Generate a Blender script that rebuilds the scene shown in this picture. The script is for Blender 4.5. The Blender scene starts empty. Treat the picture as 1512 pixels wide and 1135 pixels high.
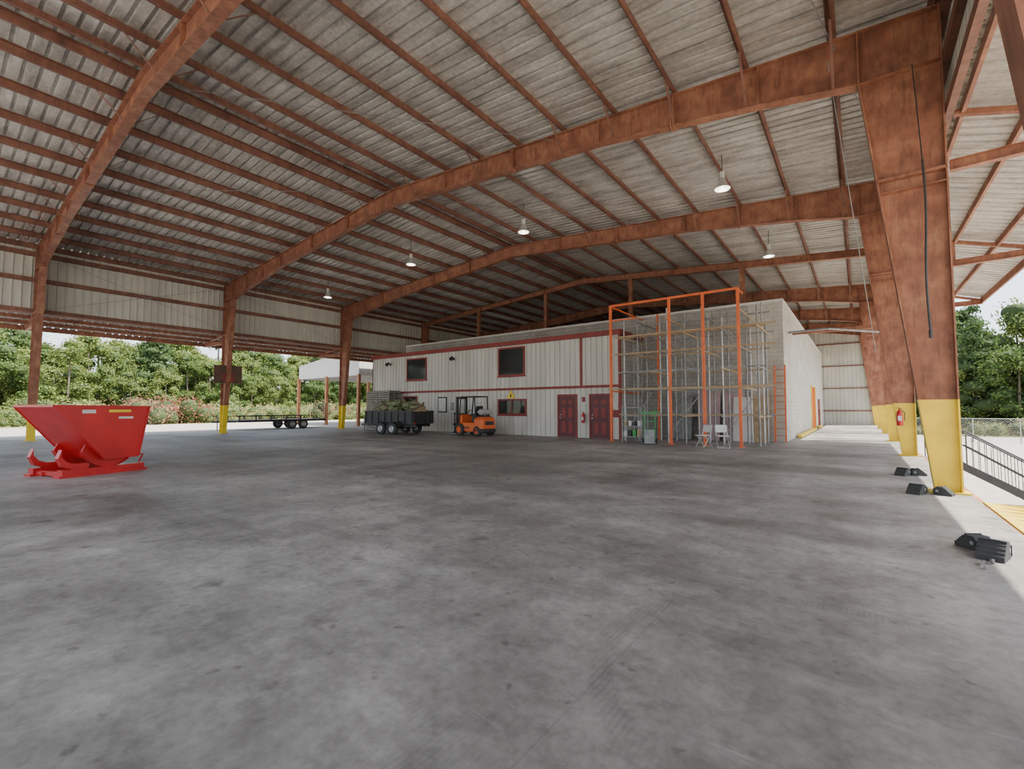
import bpy, math, random
from mathutils import Vector, Matrix
random.seed(7)
R=random.random
def U(a,b): return a+(b-a)*random.random()

# ------------------------------------------------------------------ materials
def new_mat(name):
    m=bpy.data.materials.new(name); m.use_nodes=True
    nt=m.node_tree; b=nt.nodes['Principled BSDF']
    return m,nt,b
def N(nt,t,**k):
    n=nt.nodes.new(t)
    for a,v in k.items(): setattr(n,a,v)
    return n
def ramp(nt,fac,stops):
    r=N(nt,'ShaderNodeValToRGB'); e=r.color_ramp.elements
    while len(e)<len(stops): e.new(.5)
    for i,(p,c) in enumerate(stops):
        e[i].position=p; e[i].color=(c[0],c[1],c[2],1)
    nt.links.new(fac,r.inputs[0]); return r.outputs[0]
def noise(nt,vec,scale,detail=4,rough=.55):
    n=N(nt,'ShaderNodeTexNoise'); n.inputs['Scale'].default_value=scale
    n.inputs['Detail'].default_value=detail; n.inputs['Roughness'].default_value=rough
    nt.links.new(vec,n.inputs['Vector']); return n.outputs['Fac']
def coords(nt,scale=(1,1,1)):
    tc=N(nt,'ShaderNodeTexCoord'); mp=N(nt,'ShaderNodeMapping'); mp.inputs['Scale'].default_value=scale
    nt.links.new(tc.outputs['Object'],mp.inputs['Vector']); return mp.outputs[0]
def mixc(nt,fac,a,b,mode='MIX'):
    m=N(nt,'ShaderNodeMix',data_type='RGBA',blend_type=mode)
    for s,v in ((0,fac),(6,a),(7,b)):
        if isinstance(v,(int,float)): m.inputs[s].default_value=v
        elif isinstance(v,tuple): m.inputs[s].default_value=(*v,1)
        else: nt.links.new(v,m.inputs[s])
    return m.outputs[2]
def bump(nt,b,h,st=.2,d=.01):
    n=N(nt,'ShaderNodeBump'); n.inputs['Strength'].default_value=st; n.inputs['Distance'].default_value=d
    nt.links.new(h,n.inputs['Height']); nt.links.new(n.outputs[0],b.inputs['Normal'])
def mat(name,c1,c2=None,scale=3,rough=.6,metal=0,sc=(1,1,1),bmp=0,lo=.35,hi=.65):
    m,nt,b=new_mat(name); c2=c2 or tuple(x*.8 for x in c1)
    v=coords(nt,sc); f=noise(nt,v,scale)
    nt.links.new(ramp(nt,f,[(lo,c1),(hi,c2)]),b.inputs['Base Color'])
    b.inputs['Roughness'].default_value=rough; b.inputs['Metallic'].default_value=metal
    if bmp: bump(nt,b,f,bmp)
    return m
def rusty(name,base,dark,light,s1=2.2,s2=9):
    m,nt,b=new_mat(name); v=coords(nt); v2=coords(nt,(1,1,.25))
    f1=noise(nt,v,s1,6,.65); f2=noise(nt,v2,s2,6,.7)
    c=ramp(nt,f1,[(.33,dark),(.5,base),(.68,light)])
    c=mixc(nt,.6,c,ramp(nt,f2,[(.32,(.48,.45,.43)),(.5,(1,1,1)),(.7,(1.3,1.2,1.1))]),'MULTIPLY')
    v3=coords(nt,(1,1,.08)); f3=noise(nt,v3,14,4,.6)
    c=mixc(nt,ramp(nt,f3,[(.56,(0,0,0)),(.70,(.55,.55,.55))]),c,(.13,.06,.04))
    nt.links.new(c,b.inputs['Base Color']); b.inputs['Roughness'].default_value=.62; bump(nt,b,f2,.15); return m

steel=rusty('rust_primer_steel',(.31,.123,.070),(.22,.085,.050),(.42,.195,.11))
steel2=rusty('purlin_steel',(.21,.09,.059),(.15,.064,.044),(.27,.125,.078),1.2,6)
rust=rusty('rust_orange_steel',(.48,.2,.09),(.30,.12,.06),(.55,.27,.14))
yellow=mat('yellow_paint',(.90,.66,.03),(.78,.55,.03),3,.45)
orange=mat('orange_paint',(.85,.16,.03),(.68,.13,.03),3,.45)
grey_m=mat('grey_steel',(.34,.34,.33),(.22,.22,.22),4,.5,.3)
tan=mat('tan_timber',(.50,.37,.22),(.36,.26,.16),5,.75)
black=mat('black_paint',(.025,.025,.027),(.04,.04,.04),4,.5)
rubber=mat('black_rubber',(.035,.035,.036),(.055,.055,.053),8,.85,bmp=.2)
red=mat('hopper_red',(.62,.022,.022),(.46,.015,.018),1.2,.3)
redtrim=mat('red_trim',(.30,.045,.04),(.22,.035,.03),2,.55)
maroon=mat('maroon_door',(.13,.018,.022),(.10,.015,.02),2,.45)
white=mat('white_paint',(.70,.69,.66),(.60,.59,.55),3,.6)
glass,nt,b=new_mat('dark_glass'); b.inputs['Base Color'].default_value=(.03,.035,.035,1); b.inputs['Roughness'].default_value=.08
chrome=mat('galvanised',(.5,.5,.5),(.38,.38,.38),6,.4,.6)
pink=mat('pinkish_board',(.50,.36,.36),(.42,.30,.31),2,.7)
green=mat('green_paint',(.05,.35,.10),(.04,.28,.08),3,.5)
pallet_m=mat('weathered_wood',(.36,.33,.29),(.24,.22,.19),5,.85)
boardbrown=mat('brown_board',(.16,.085,.055),(.11,.06,.04),3,.7)
plastic_t=mat('tank_grey',(.42,.42,.40),(.36,.36,.35),3,.4)
debris=mat('green_debris',(.15,.21,.09),(.27,.26,.16),5,.9)
sackm=mat('brown_sacks',(.32,.22,.14),(.20,.18,.11),4,.9)

siding=mat('siding_offwhite',(.60,.58,.50),(.48,.465,.40),.9,.55,sc=(1,1,.3))
office_m=mat('office_siding_white',(.72,.69,.63),(.57,.545,.49),.8,.6,sc=(2,2,.25))

# concrete floor
conc,nt,b=new_mat('concrete_floor')
v=coords(nt)
n1=noise(nt,v,.16,7,.62); n2=noise(nt,v,1.1,8,.68); n3=noise(nt,v,14,6,.7); n4=noise(nt,v,.6,3,.5); n7=noise(nt,v,4.0,7,.7)
vb=coords(nt,(.10,.5,1)); n5=noise(nt,vb,1.3,5,.6); vc=coords(nt,(.6,.12,1)); n6=noise(nt,vc,1.0,4,.6)
c=ramp(nt,n1,[(.32,(.165,.155,.140)),(.46,(.285,.271,.247)),(.55,(.355,.340,.312)),(.68,(.52,.497,.458))])
c=mixc(nt,.85,c,ramp(nt,n2,[(.3,(.58,.58,.58)),(.5,(.95,.95,.95)),(.72,(1.35,1.34,1.32))]),'MULTIPLY')
c=mixc(nt,.65,c,ramp(nt,n3,[(.3,(.66,.66,.66)),(.6,(1.1,1.1,1.1))]),'MULTIPLY')
c=mixc(nt,.6,c,ramp(nt,n7,[(.34,(.62,.61,.60)),(.5,(1,1,1)),(.66,(1.18,1.18,1.17))]),'MULTIPLY')
c=mixc(nt,.6,c,ramp(nt,n5,[(.36,(.60,.59,.58)),(.5,(1,1,1)),(.66,(1.25,1.24,1.22))]),'MULTIPLY')
c=mixc(nt,.55,c,ramp(nt,n6,[(.38,(.66,.65,.64)),(.55,(1.05,1.05,1.05))]),'MULTIPLY')
def spots(scale,lo,hi,fac,c,warp=.35):
    vo=N(nt,'ShaderNodeTexVoronoi'); vo.inputs['Scale'].default_value=scale
    wv=N(nt,'ShaderNodeVectorMath',operation='ADD'); nz=N(nt,'ShaderNodeTexNoise'); nz.inputs['Scale'].default_value=4*scale; nz.inputs['Detail'].default_value=4
    nt.links.new(v,nz.inputs['Vector']); nt.links.new(v,wv.inputs[0])
    sc_=N(nt,'ShaderNodeVectorMath',operation='SCALE'); sc_.inputs['Scale'].default_value=warp/scale
    nt.links.new(nz.outputs['Color'],sc_.inputs[0]); nt.links.new(sc_.outputs[0],wv.inputs[1]); nt.links.new(wv.outputs[0],vo.inputs['Vector'])
    return mixc(nt,fac,c,ramp(nt,vo.outputs['Distance'],[(lo,(.38,.37,.36)),(hi,(1,1,1))]),'MULTIPLY')
c=spots(1.1,.04,.15,.65,c,.5); c=spots(4.2,.05,.15,.6,c,.5)
sx=N(nt,'ShaderNodeSeparateXYZ'); nt.links.new(v,sx.inputs[0])
def math_(op,a,b2=None,clamp=False):
    m=N(nt,'ShaderNodeMath',operation=op); m.use_clamp=clamp
    for i,q in enumerate((a,b2)):
        if q is None: continue
        if isinstance(q,(int,float)): m.inputs[i].default_value=q
        else: nt.links.new(q,m.inputs[i])
    return m.outputs[0]
def joint(o,off,per,w):
    t=math_('ADD',o,off); t=math_('DIVIDE',t,per); t=math_('FRACT',t); t=math_('SUBTRACT',t,.5); t=math_('ABSOLUTE',t)
    return math_('LESS_THAN',t,w/per)
j=math_('MAXIMUM',joint(sx.outputs[0],103.9,15.8,.006),joint(sx.outputs[1],103.9,15.6,.006))
c=mixc(nt,math_('MULTIPLY',j,.28),c,(.12,.115,.11))
def arc(cx,cy,r,w):
    dx=math_('SUBTRACT',sx.outputs[0],cx); dy=math_('SUBTRACT',sx.outputs[1],cy)
    d=math_('SQRT',math_('ADD',math_('MULTIPLY',dx,dx),math_('MULTIPLY',dy,dy)))
    d=math_('ABSOLUTE',math_('SUBTRACT',d,r)); 
    mr=N(nt,'ShaderNodeMapRange'); nt.links.new(d,mr.inputs['Value']); mr.inputs['From Min'].default_value=w; mr.inputs['From Max'].default_value=w*.5; return mr.outputs[0]
tread=N(nt,'ShaderNodeTexWave'); tread.inputs['Scale'].default_value=9; tread.inputs['Distortion'].default_value=2; nt.links.new(v,tread.inputs['Vector'])
tr_=math_('ADD',math_('MULTIPLY',tread.outputs['Fac'],.5),.5)
a0=arc(-.1,3.0,1.25,.10)
a0=math_('MULTIPLY',a0,math_('MULTIPLY',ramp(nt,n2,[(.42,(.03,.03,.03)),(.60,(.42,.42,.42))]),tr_))
a=arc(-.6,4.6,3.2,.13)
for q in ((-3.5,9.5,4.5,.16),(-3.3,9.2,5.3,.16),(-7,2,5.5,.16),(-9,12,6.5,.18),(-4,16,9,.2)): a=math_('MAXIMUM',a,arc(*q))
a=math_('MULTIPLY',a,math_('MULTIPLY',ramp(nt,n4,[(.43,(0,0,0)),(.62,(.30,.30,.30))]),tr_))
c=mixc(nt,math_('MAXIMUM',a,a0),c,(.10,.097,.09))
vs_=coords(nt,(.35,3.2,1)); sn=noise(nt,vs_,2.2,6,.75)
c=mixc(nt,ramp(nt,sn,[(.62,(0,0,0)),(.74,(.4,.4,.4))]),c,(.50,.485,.455))
nt.links.new(c,b.inputs['Base Color'])
nt.links.new(ramp(nt,n2,[(.3,(.42,)*3),(.7,(.70,)*3)]),b.inputs['Roughness'])
bump(nt,b,n3,.12,.004)

# roof sheet
sheet,nt,b=new_mat('roof_sheet')
v=coords(nt,(.5,2.2,1)); v2=coords(nt)
n1=noise(nt,v,1.3,6,.65); n2=noise(nt,v2,9,5,.7); n3=noise(nt,v2,.35,3,.5)
c=ramp(nt,n1,[(.35,(.39,.36,.32)),(.52,(.57,.535,.485)),(.7,(.72,.685,.63))])
c=mixc(nt,.65,c,ramp(nt,n2,[(.35,(.66,.65,.63)),(.6,(1.05,1.05,1.05))]),'MULTIPLY')
c=mixc(nt,.4,c,ramp(nt,n3,[(.38,(.75,.74,.73)),(.58,(1.05,1.05,1.05))]),'MULTIPLY')
nt.links.new(c,b.inputs['Base Color']); b.inputs['Roughness'].default_value=.5; b.inputs['Metallic'].default_value=.15

# CMU
def cmu(name,c1,c2,cm):
    m,nt,b=new_mat(name)
    tc=N(nt,'ShaderNodeTexCoord'); s=N(nt,'ShaderNodeSeparateXYZ'); nt.links.new(tc.outputs['Object'],s.inputs[0])
    ad=N(nt,'ShaderNodeMath',operation='ADD'); nt.links.new(s.outputs[0],ad.inputs[0]); nt.links.new(s.outputs[1],ad.inputs[1])
    cb=N(nt,'ShaderNodeCombineXYZ'); nt.links.new(ad.outputs[0],cb.inputs[0]); nt.links.new(s.outputs[2],cb.inputs[1])
    br=N(nt,'ShaderNodeTexBrick'); nt.links.new(cb.outputs[0],br.inputs['Vector'])
    br.inputs['Scale'].default_value=1; br.inputs['Brick Width'].default_value=.4; br.inputs['Row Height'].default_value=.2
    br.inputs['Mortar Size'].default_value=.012
    br.inputs['Color1'].default_value=(*c1,1); br.inputs['Color2'].default_value=(*c2,1); br.inputs['Mortar'].default_value=(*cm,1)
    f=noise(nt,tc.outputs['Object'],1.2,5,.6)
    nt.links.new(mixc(nt,.7,br.outputs['Color'],ramp(nt,f,[(.35,(.72,.71,.69)),(.6,(1.04,1.04,1.03))]),'MULTIPLY'),b.inputs['Base Color'])
    b.inputs['Roughness'].default_value=.8; return m
block_m=cmu('block_wall_grey',(.44,.43,.40),(.38,.37,.35),(.25,.245,.23))
block_w=cmu('block_wall_white',(.60,.57,.50),(.56,.53,.47),(.44,.42,.37))
gravel=mat('gravel',(.56,.52,.46),(.42,.39,.345),2.5,.95,bmp=.4)
grass=mat('grass_ground',(.20,.25,.07),(.38,.33,.17),.4,.95,bmp=.4)

def leafmat(name,cols):
    m,nt,b=new_mat(name)
    oi=N(nt,'ShaderNodeObjectInfo'); v=coords(nt); f=noise(nt,v,1.1,4,.6)
    ad=N(nt,'ShaderNodeMath',operation='ADD'); ml=N(nt,'ShaderNodeMath',operation='MULTIPLY'); ml.inputs[1].default_value=.75
    nt.links.new(oi.outputs['Random'],ml.inputs[0]); nt.links.new(ml.outputs[0],ad.inputs[0])
    m2=N(nt,'ShaderNodeMath',operation='MULTIPLY_ADD'); m2.inputs[1].default_value=1.6; m2.inputs[2].default_value=-.55
    nt.links.new(f,m2.inputs[0]); nt.links.new(m2.outputs[0],ad.inputs[1])
    col=ramp(nt,ad.outputs[0],[(.1,cols[0]),(.45,cols[1]),(.85,cols[2])])
    nt.links.new(col,b.inputs['Base Color']); b.inputs['Roughness'].default_value=.7
    tr=N(nt,'ShaderNodeBsdfTranslucent'); nt.links.new(col,tr.inputs['Color'])
    mx=N(nt,'ShaderNodeMixShader'); mx.inputs[0].default_value=.35
    nt.links.new(b.outputs[0],mx.inputs[1]); nt.links.new(tr.outputs[0],mx.inputs[2])
    nt.links.new(mx.outputs[0],nt.nodes['Material Output'].inputs['Surface']); return m
leaf=leafmat('leaf_green',[(.045,.095,.020),(.105,.178,.035),(.235,.29,.068)])
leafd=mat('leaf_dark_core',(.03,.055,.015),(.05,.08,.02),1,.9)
leafp=leafmat('pine_green',[(.045,.09,.028),(.08,.145,.04),(.155,.23,.065)])
leafb=leafmat('bush_yellowgreen',[(.14,.20,.038),(.24,.30,.075),(.39,.35,.15)])
leafr=leafmat('bush_redbrown',[(.25,.08,.045),(.36,.13,.08),(.36,.20,.12)])
bark=mat('bark',(.2,.16,.12),(.13,.10,.075),4,.9)
bulb,nt,b=new_mat('lamp_bulb'); b.inputs['Base Color'].default_value=(1,.97,.9,1)
b.inputs['Emission Color'].default_value=(1,.96,.88,1); b.inputs['Emission Strength'].default_value=.4
lamp_alu=mat('lamp_reflector',(.62,.62,.60),(.52,.52,.50),4,.35,.3)

# ------------------------------------------------------------------ mesh builder
class MB:
    def __init__(s,*mats): s.v=[];s.f=[];s.m=[];s.sm=[];s.mats=list(mats)
    def mi(s,m):
        if m is None: return 0
        if m not in s.mats: s.mats.append(m)
        return s.mats.index(m)
    def add(s,vs,fs,m=None,smooth=False):
        o=len(s.v); s.v+= [tuple(p) for p in vs]; k=s.mi(m)
        for f in fs: s.f.append(tuple(i+o for i in f)); s.m.append(k); s.sm.append(smooth)
    def hexa(s,p,m=None): # p 0-3 bottom loop, 4-7 top
        s.add(p,[(3,2,1,0),(4,5,6,7),(0,1,5,4),(1,2,6,5),(2,3,7,6),(3,0,4,7)],m)
    def box(s,x0,x1,y0,y1,z0,z1,m=None):
        s.hexa([(x0,y0,z0),(x1,y0,z0),(x1,y1,z0),(x0,y1,z0),(x0,y0,z1),(x1,y0,z1),(x1,y1,z1),(x0,y1,z1)],m)
    def bbox(s,x0,x1,y0,y1,z0,z1,c,m=None):
        def loop(i,z): 
            a,b_,d,e=x0+i,x1-i,y0+i,y1-i
            return [(a+c,d,z),(b_-c,d,z),(b_,d+c,z),(b_,e-c,z),(b_-c,e,z),(a+c,e,z),(a,e-c,z),(a,d+c,z)]
        L=loop(c,z0)+loop(0,z0+c)+loop(0,z1-c)+loop(c,z1)
        fs=[tuple(range(7,-1,-1)),tuple(range(24,32))]
        for k in range(3):
            for i in range(8): fs.append((k*8+i,k*8+(i+1)%8,k*8+8+(i+1)%8,k*8+8+i))
        s.add(L,fs,m)
    def beam(s,p,q,w,h,m=None,up=(0,0,1)):
        p=Vector(p);q=Vector(q);d=(q-p).normalized();u=Vector(up)
        if abs(d.dot(u))>.98: u=Vector((0,1,0)) if abs(d.y)<.9 else Vector((1,0,0))
        a=d.cross(u).normalized();u=a.cross(d).normalized()
        a=a*w/2;u=u*h/2
        s.hexa([p-a-u,p+a-u,p+a+u,p-a+u,q-a-u,q+a-u,q+a+u,q-a+u],m)
    def cyl(s,p,q,r1,r2=None,n=12,m=None,smooth=True,caps=True):
        r2=r1 if r2 is None else r2
        p=Vector(p);q=Vector(q);d=(q-p).normalized();u=Vector((0,0,1)) if abs(d.z)<.9 else Vector((1,0,0))
        a=d.cross(u).normalized();b=a.cross(d)
        vs=[p+(a*math.cos(t)+b*math.sin(t))*r1 for t in [2*math.pi*i/n for i in range(n)]]
        vs+=[q+(a*math.cos(t)+b*math.sin(t))*r2 for t in [2*math.pi*i/n for i in range(n)]]
        s.add(vs,[(i,(i+1)%n,n+(i+1)%n,n+i) for i in range(n)],m,smooth)
        if caps: s.add(vs,[tuple(range(n-1,-1,-1)),tuple(range(n,2*n))],m)
    def tube(s,pts,r,n=6,m=None):
        for a,b in zip(pts,pts[1:]): s.cyl(a,b,r,r,n,m)
    def lathe(s,c,prof,n=20,m=None,axis='Z'):
        vs=[]
        for (r,z) in prof:
            for i in range(n):
                t=2*math.pi*i/n; x,y=r*math.cos(t),r*math.sin(t)
                if axis=='Z': vs.append((c[0]+x,c[1]+y,c[2]+z))
                elif axis=='X': vs.append((c[0]+z,c[1]+x,c[2]+y))
                else: vs.append((c[0]+x,c[1]+z,c[2]+y))
        fs=[(k*n+i,k*n+(i+1)%n,(k+1)*n+(i+1)%n,(k+1)*n+i) for k in range(len(prof)-1) for i in range(n)]
        s.add(vs,fs,m,True)
    def lump(s,c,r,m,sd=0,n=12): # lumpy sack
        vs=[];fs=[];K=7
        for k in range(K+1):
            th=math.pi*k/K
            for i in range(n):
                ph=2*math.pi*i/n; w=1+.12*math.sin(3*ph+sd)+.1*math.sin(5*th+sd*2+ph*2)
                vs.append((c[0]+r[0]*w*math.sin(th)*math.cos(ph+sd),c[1]+r[1]*w*math.sin(th)*math.sin(ph+sd),c[2]+r[2]*w*math.cos(th)))
        for k in range(K):
            for i in range(n): fs.append((k*n+i,k*n+(i+1)%n,(k+1)*n+(i+1)%n,(k+1)*n+i))
        s.add(vs,fs,m,True)
    def poly(s,pts,y0,y1,m=None):
        n=len(pts)
        vs=[(x,y0,z) for x,z in pts]+[(x,y1,z) for x,z in pts]
        s.add(vs,[tuple(range(n)),tuple(range(2*n-1,n-1,-1))]+[(i,(i+1)%n,n+(i+1)%n,n+i)[::-1] for i in range(n)],m)
    def build(s,name,parent=None,loc=None,rz=0):
        me=bpy.data.meshes.new(name); me.from_pydata(s.v,[],s.f)
        for m in s.mats: me.materials.append(m)
        me.polygons.foreach_set('material_index',s.m); me.polygons.foreach_set('use_smooth',s.sm)
        me.validate(); me.update()
        o=bpy.data.objects.new(name,me); bpy.context.collection.objects.link(o)
        if loc: o.location=loc
        o.rotation_euler[2]=rz
        if parent: o.parent=parent
        return o
def empty(name,loc=(0,0,0),rz=0):
    e=bpy.data.objects.new(name,None); bpy.context.collection.objects.link(e); e.location=loc; e.rotation_euler[2]=rz
    e.empty_display_size=.2; return e

# ------------------------------------------------------------------ constants
XC=-14.47; HALF=15.86; XR=XC+HALF; XL=XC-HALF
Y0=-5.0; Y1=50.3; BAY=7.8
FR=[3.4+BAY*i for i in range(-1,7)]
FR[1]=3.28
def top(t): return 10.12-.077*t
def depth(t):
    P=[(0,.60),(9,.66),(12.9,.90),(14.7,1.10)]
    for (a,b),(c,d) in zip(P,P[1:]):
        if t<=c: return b+(d-b)*(t-a)/(c-a)
    return 1.10

# ------------------------------------------------------------------ floor & ground
f=MB(conc); f.box(XL-1.2,XR+.1,-16,Y1+.3,-1.25,0); f.build('floor')
g=MB(gravel); g.box(-52,XL-1.2,-60,120,-.9,-.05,gravel); g.box(-52,-5,Y1+.3,120,-.9,-.05,gravel)
g.box(-5,300,Y1+.3,62,-1.9,-1.25,gravel); g.box(XR+.1,300,-100,Y1+.3,-1.9,-1.25,gravel)
g.box(XL-1.2,XR+.1,-60,-16,-1.9,-.1,gravel)
g.build('ground_gravel')
g=MB(grass); g.box(-320,-52,-200,300,-.9,-.04); g.box(-52,-5,120,300,-.9,-.04); g.box(-5,320,62,300,-1.9,-1.23); g.build('ground_grass')

d=MB(rust); d.box(XR+.1,XR+.16,-15,Y1,-.22,.0,rust); d.box(XR+.1,XR+.18,-15,Y1,-.9,-.75,rust); d.build('trim_dock_edge')

# ------------------------------------------------------------------ steel frames
def frame(y,thin=False):
    mb=MB(steel)
    for s in (-1,1):
        X=lambda t: XC+s*t
        tw=.02
        def web(a,b,c,d,m=steel):
            P=[(X(p[0]),y-tw/2,p[1]) for p in (a,b,c,d)]+[(X(p[0]),y+tw/2,p[1]) for p in (a,b,c,d)]
            mb.hexa(P,m)
        def fl(a,b,m=steel,w=.26,t=.025):
            mb.beam((X(a[0]),y,a[1]),(X(b[0]),y,b[1]),t,w,m,up=(0,1,0))
        kt=14.66 if not thin else 15.1
        kz=(top(14.66)-1.10) if not thin else 8.5
        def inn(z): return 15.52+(kt-15.52)*z/kz
        for (za,zb,mm) in ((0,1.65,yellow),(1.65,kz,steel)):
            web((inn(za),za),(inn(zb),zb),(HALF,zb),(HALF,za),mm)
            fl((inn(za),za),(inn(zb),zb),mm); fl((HALF,za),(HALF,zb),mm)
        mb.box(min(X(15.42),X(15.96)),max(X(15.42),X(15.96)),y-.2,y+.2,0,.03,yellow)
        web((kt,kz),(kt,top(kt)),(HALF,top(HALF)),(HALF,kz))
        fl((kt,kz),(HALF,kz)); fl((kt,kz),(kt,top(kt))); fl((HALF,kz),(HALF,top(HALF))); fl((kt,top(kt)-.01),(HALF,top(HALF)-.01))
        mb.beam((X(inn(5.85)),y,5.85),(X(HALF),y,5.85),.26,.05,steel)
        mb.beam((X(inn(5.5)),y,5.6),(X(HALF),y,5.6),.26,.02,steel)
        ts=[0,3,6,9,11,12.9,kt]
        dep=depth if not thin else (lambda t:.34)
        for a,b in zip(ts,ts[1:]):
            web((a,top(a)-dep(a)),(b,top(b)-dep(b)),(b,top(b)),(a,top(a)))
            fl((a,top(a)-dep(a)),(b,top(b)-dep(b)),w=.24); fl((a,top(a)-.012),(b,top(b)-.012),w=.24)
            mb.box(min(X(b)-.012,X(b)+.012),max(X(b)-.012,X(b)+.012),y-.11,y+.11,top(b)-dep(b),top(b))
            if not thin and b in (6,11): # bolted splice
                for k in (-.03,.03): mb.box(X(b)-.02+k,X(b)+.02+k,y-.13,y+.13,top(b)-dep(b)-.05,top(b))
        if not thin:
            for t in (1.45,4.65,7.85,9.45,11.05,12.65,14.25):
                for sy in (-1,1):
                    mb.beam((X(t),y+sy*.1,top(t)-dep(t)+.03),(X(t),y+sy*.75,top(t)+.03),.05,.012,steel2)
    if thin:
        for x in (-23.7,-17.4,-11.1,-4.8):
            z=top(abs(x-XC))-.34
            mb.box(x-.12,x+.12,y-.1,y-.08,0,z,steel); mb.box(x-.12,x+.12,y+.08,y+.1,0,z,steel); mb.box(x-.01,x+.01,y-.08,y+.08,0,z,steel)
    return mb.build('steel_portal_frame')
for i,y in enumerate(FR): frame(y,thin=(i==4))

offs=[.3]+[1.45+1.6*k for k in range(9)]
p=MB(steel2)
for s in (-1,1):
    for t in offs+[HALF-.05]:
        x=XC+s*t; z=top(t)
        p.box(x-.008,x+.008,Y0,Y1,z,z+.21); p.box(x,x+s*.085,Y0,Y1,z,z+.014); p.box(x-s*.085,x,Y0,Y1,z+.196,z+.21)
p.build('roof_purlins')
c=MB(sheet)
prof=[]
y=Y0-.2
while y<Y1+.3:
    prof+= [(y,0),(y+.200,0),(y+.222,.055),(y+.278,.055)]; y+=.3
prof.append((y,0))
for s in (-1,1):
    for a,b in ((0,8),(8,HALF+.25)):
        vs=[];
        for (yy,dz) in prof:
            vs.append((XC+s*a,yy,top(a)+.215+dz)); vs.append((XC+s*b,yy,top(b)+.215+dz))
        c.add(vs,[(2*i,2*i+1,2*i+3,2*i+2) for i in range(len(prof)-1)])
c.build('ceiling')

def corr(mb,axis,k,a0,a1,z0,z1,pitch=.3,dep=.03,m=None,groove=False):
    a=a0; P=[]
    while a<a1-1e-6:
        P+=[(a,0),(a+pitch*.72,0),(a+pitch*.79,dep),(a+pitch*.93,dep)] if not groove else [(a,0),(a+pitch-.04,0),(a+pitch-.036,dep),(a+pitch-.004,dep)]
        a+=pitch
    P=[q for q in P if q[0]<=a1]+[(a1,0)]
    vs=[]
    for (q,d) in P:
        for z in (z0,z1): vs.append((k+d,q,z) if axis=='Y' else (q,k+d,z))
    mb.add(vs,[(2*i,2*i+2,2*i+3,2*i+1) for i in range(len(P)-1)],m)

w=MB(siding); corr(w,'Y',XL-.12,Y0,Y1,5.9,8.95,dep=.045)
for z in (5.9,7.35): w.box(XL-.1,XL+.02,Y0,Y1,z,z+.2,steel2)
w.box(XL-.1,XL+.08,Y0,Y1,8.55,8.75,steel2)
w.build('wall_left')
w=MB(siding); corr(w,'Y',XR+.14,Y0,Y1,6.85,8.95)
for z in (6.8,7.8,8.7): w.box(XR+.02,XR+.13,Y0,Y1,z,z+.2,steel2)
w.build('wall_right')
w=MB(siding); corr(w,'X',Y1,-30.4,XR+.1,0,10.1,m=siding)
for z in (1.2,3.2,5.2,7.2): w.box(-30.3,XR,Y1-.1,Y1-.02,z,z+.1,steel2)
w.build('wall_back')

def canopy(name,x0,z0,x1,z1,ya,yb,beams):
    c=MB(sheet); P=[]; y=ya
    while y<yb: P+=[(y,0),(y+.205,0),(y+.225,.04),(y+.28,.04)]; y+=.3
    P.append((yb,0)); vs=[]
    for yy,dz in P: vs+=[(x0,yy,z0+.12+dz),(x1,yy,z1+.12+dz)]
    c.add(vs,[(2*i,2*i+1,2*i+3,2*i+2) for i in range(len(P)-1)],sheet)
    for k in (0.04,.35,.68,1.0):
        x=x0+(x1-x0)*k; z=z0+(z1-z0)*k
        c.box(x-.03,x+.03,ya,yb,z-.05 if k<1 else z-.12,z+.12,steel)
    for y in beams:
        s=1 if x1>x0 else -1
        c.beam((x0-s*.1,y,z1-.2),(x1,y,z1-.15),.14,.012,steel); c.beam((x0-s*.1,y,z1-.02),(x1,y,z1+.03),.14,.012,steel)
        c.beam((x0-s*.1,y,z1-.11),(x1,y,z1-.06),.012,.18,steel)
        c.beam((x0+s*.9,y,z1),(x0+s*.9,y,z0-.3),.06,.06,steel)
        c.beam((x0,y,z0-.02),(x1,y,z1+.0),.1,.1,steel)
    return c.build(name)
canopy('canopy_roof',XR+.15,6.85,4.22,5.98,Y0,FR[4]+.2,FR[0:5])
canopy('canopy_roof',XL-.15,5.95,XL-3.2,5.55,Y0,Y1,FR)

# ------------------------------------------------------------------ office
YF=20.5; OX0=-28.6; OX1=-9.1; OH=5.25; YB=23.4
w=MB(office_m)
corr(w,'X',YF,OX0,OX1,0,OH,pitch=.305,dep=.04,m=office_m,groove=True)
w.box(OX0,OX1,YF+.08,YB,OH-.25,OH-.15,redtrim)
w.box(OX1-.08,OX1,YF+.0,YB,0,OH,block_m); w.box(OX0,OX0+.08,YF,YB,0,OH,office_m)
w.build('wall_office')
t=MB(redtrim)
t.box(OX0-.1,OX1+.06,YF-.12,YF-.01,OH-.2,OH+.03); t.box(OX0-.1,OX1+.06,YF-.05,YF+.3,OH+.03,OH+.06)
t.box(OX0,OX1,YF-.05,YF-.003,2.5,2.63)
t.box(-11.25,-11.12,YF-.045,YF-.003,2.63,OH-.2); t.box(OX1-.06,OX1+.05,YF-.055,YF+.06,0,OH-.2)
t.box(OX1+.0,OX1+.05,YF,YB,OH-.2,OH+.03)
t.build('trim_office')
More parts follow.
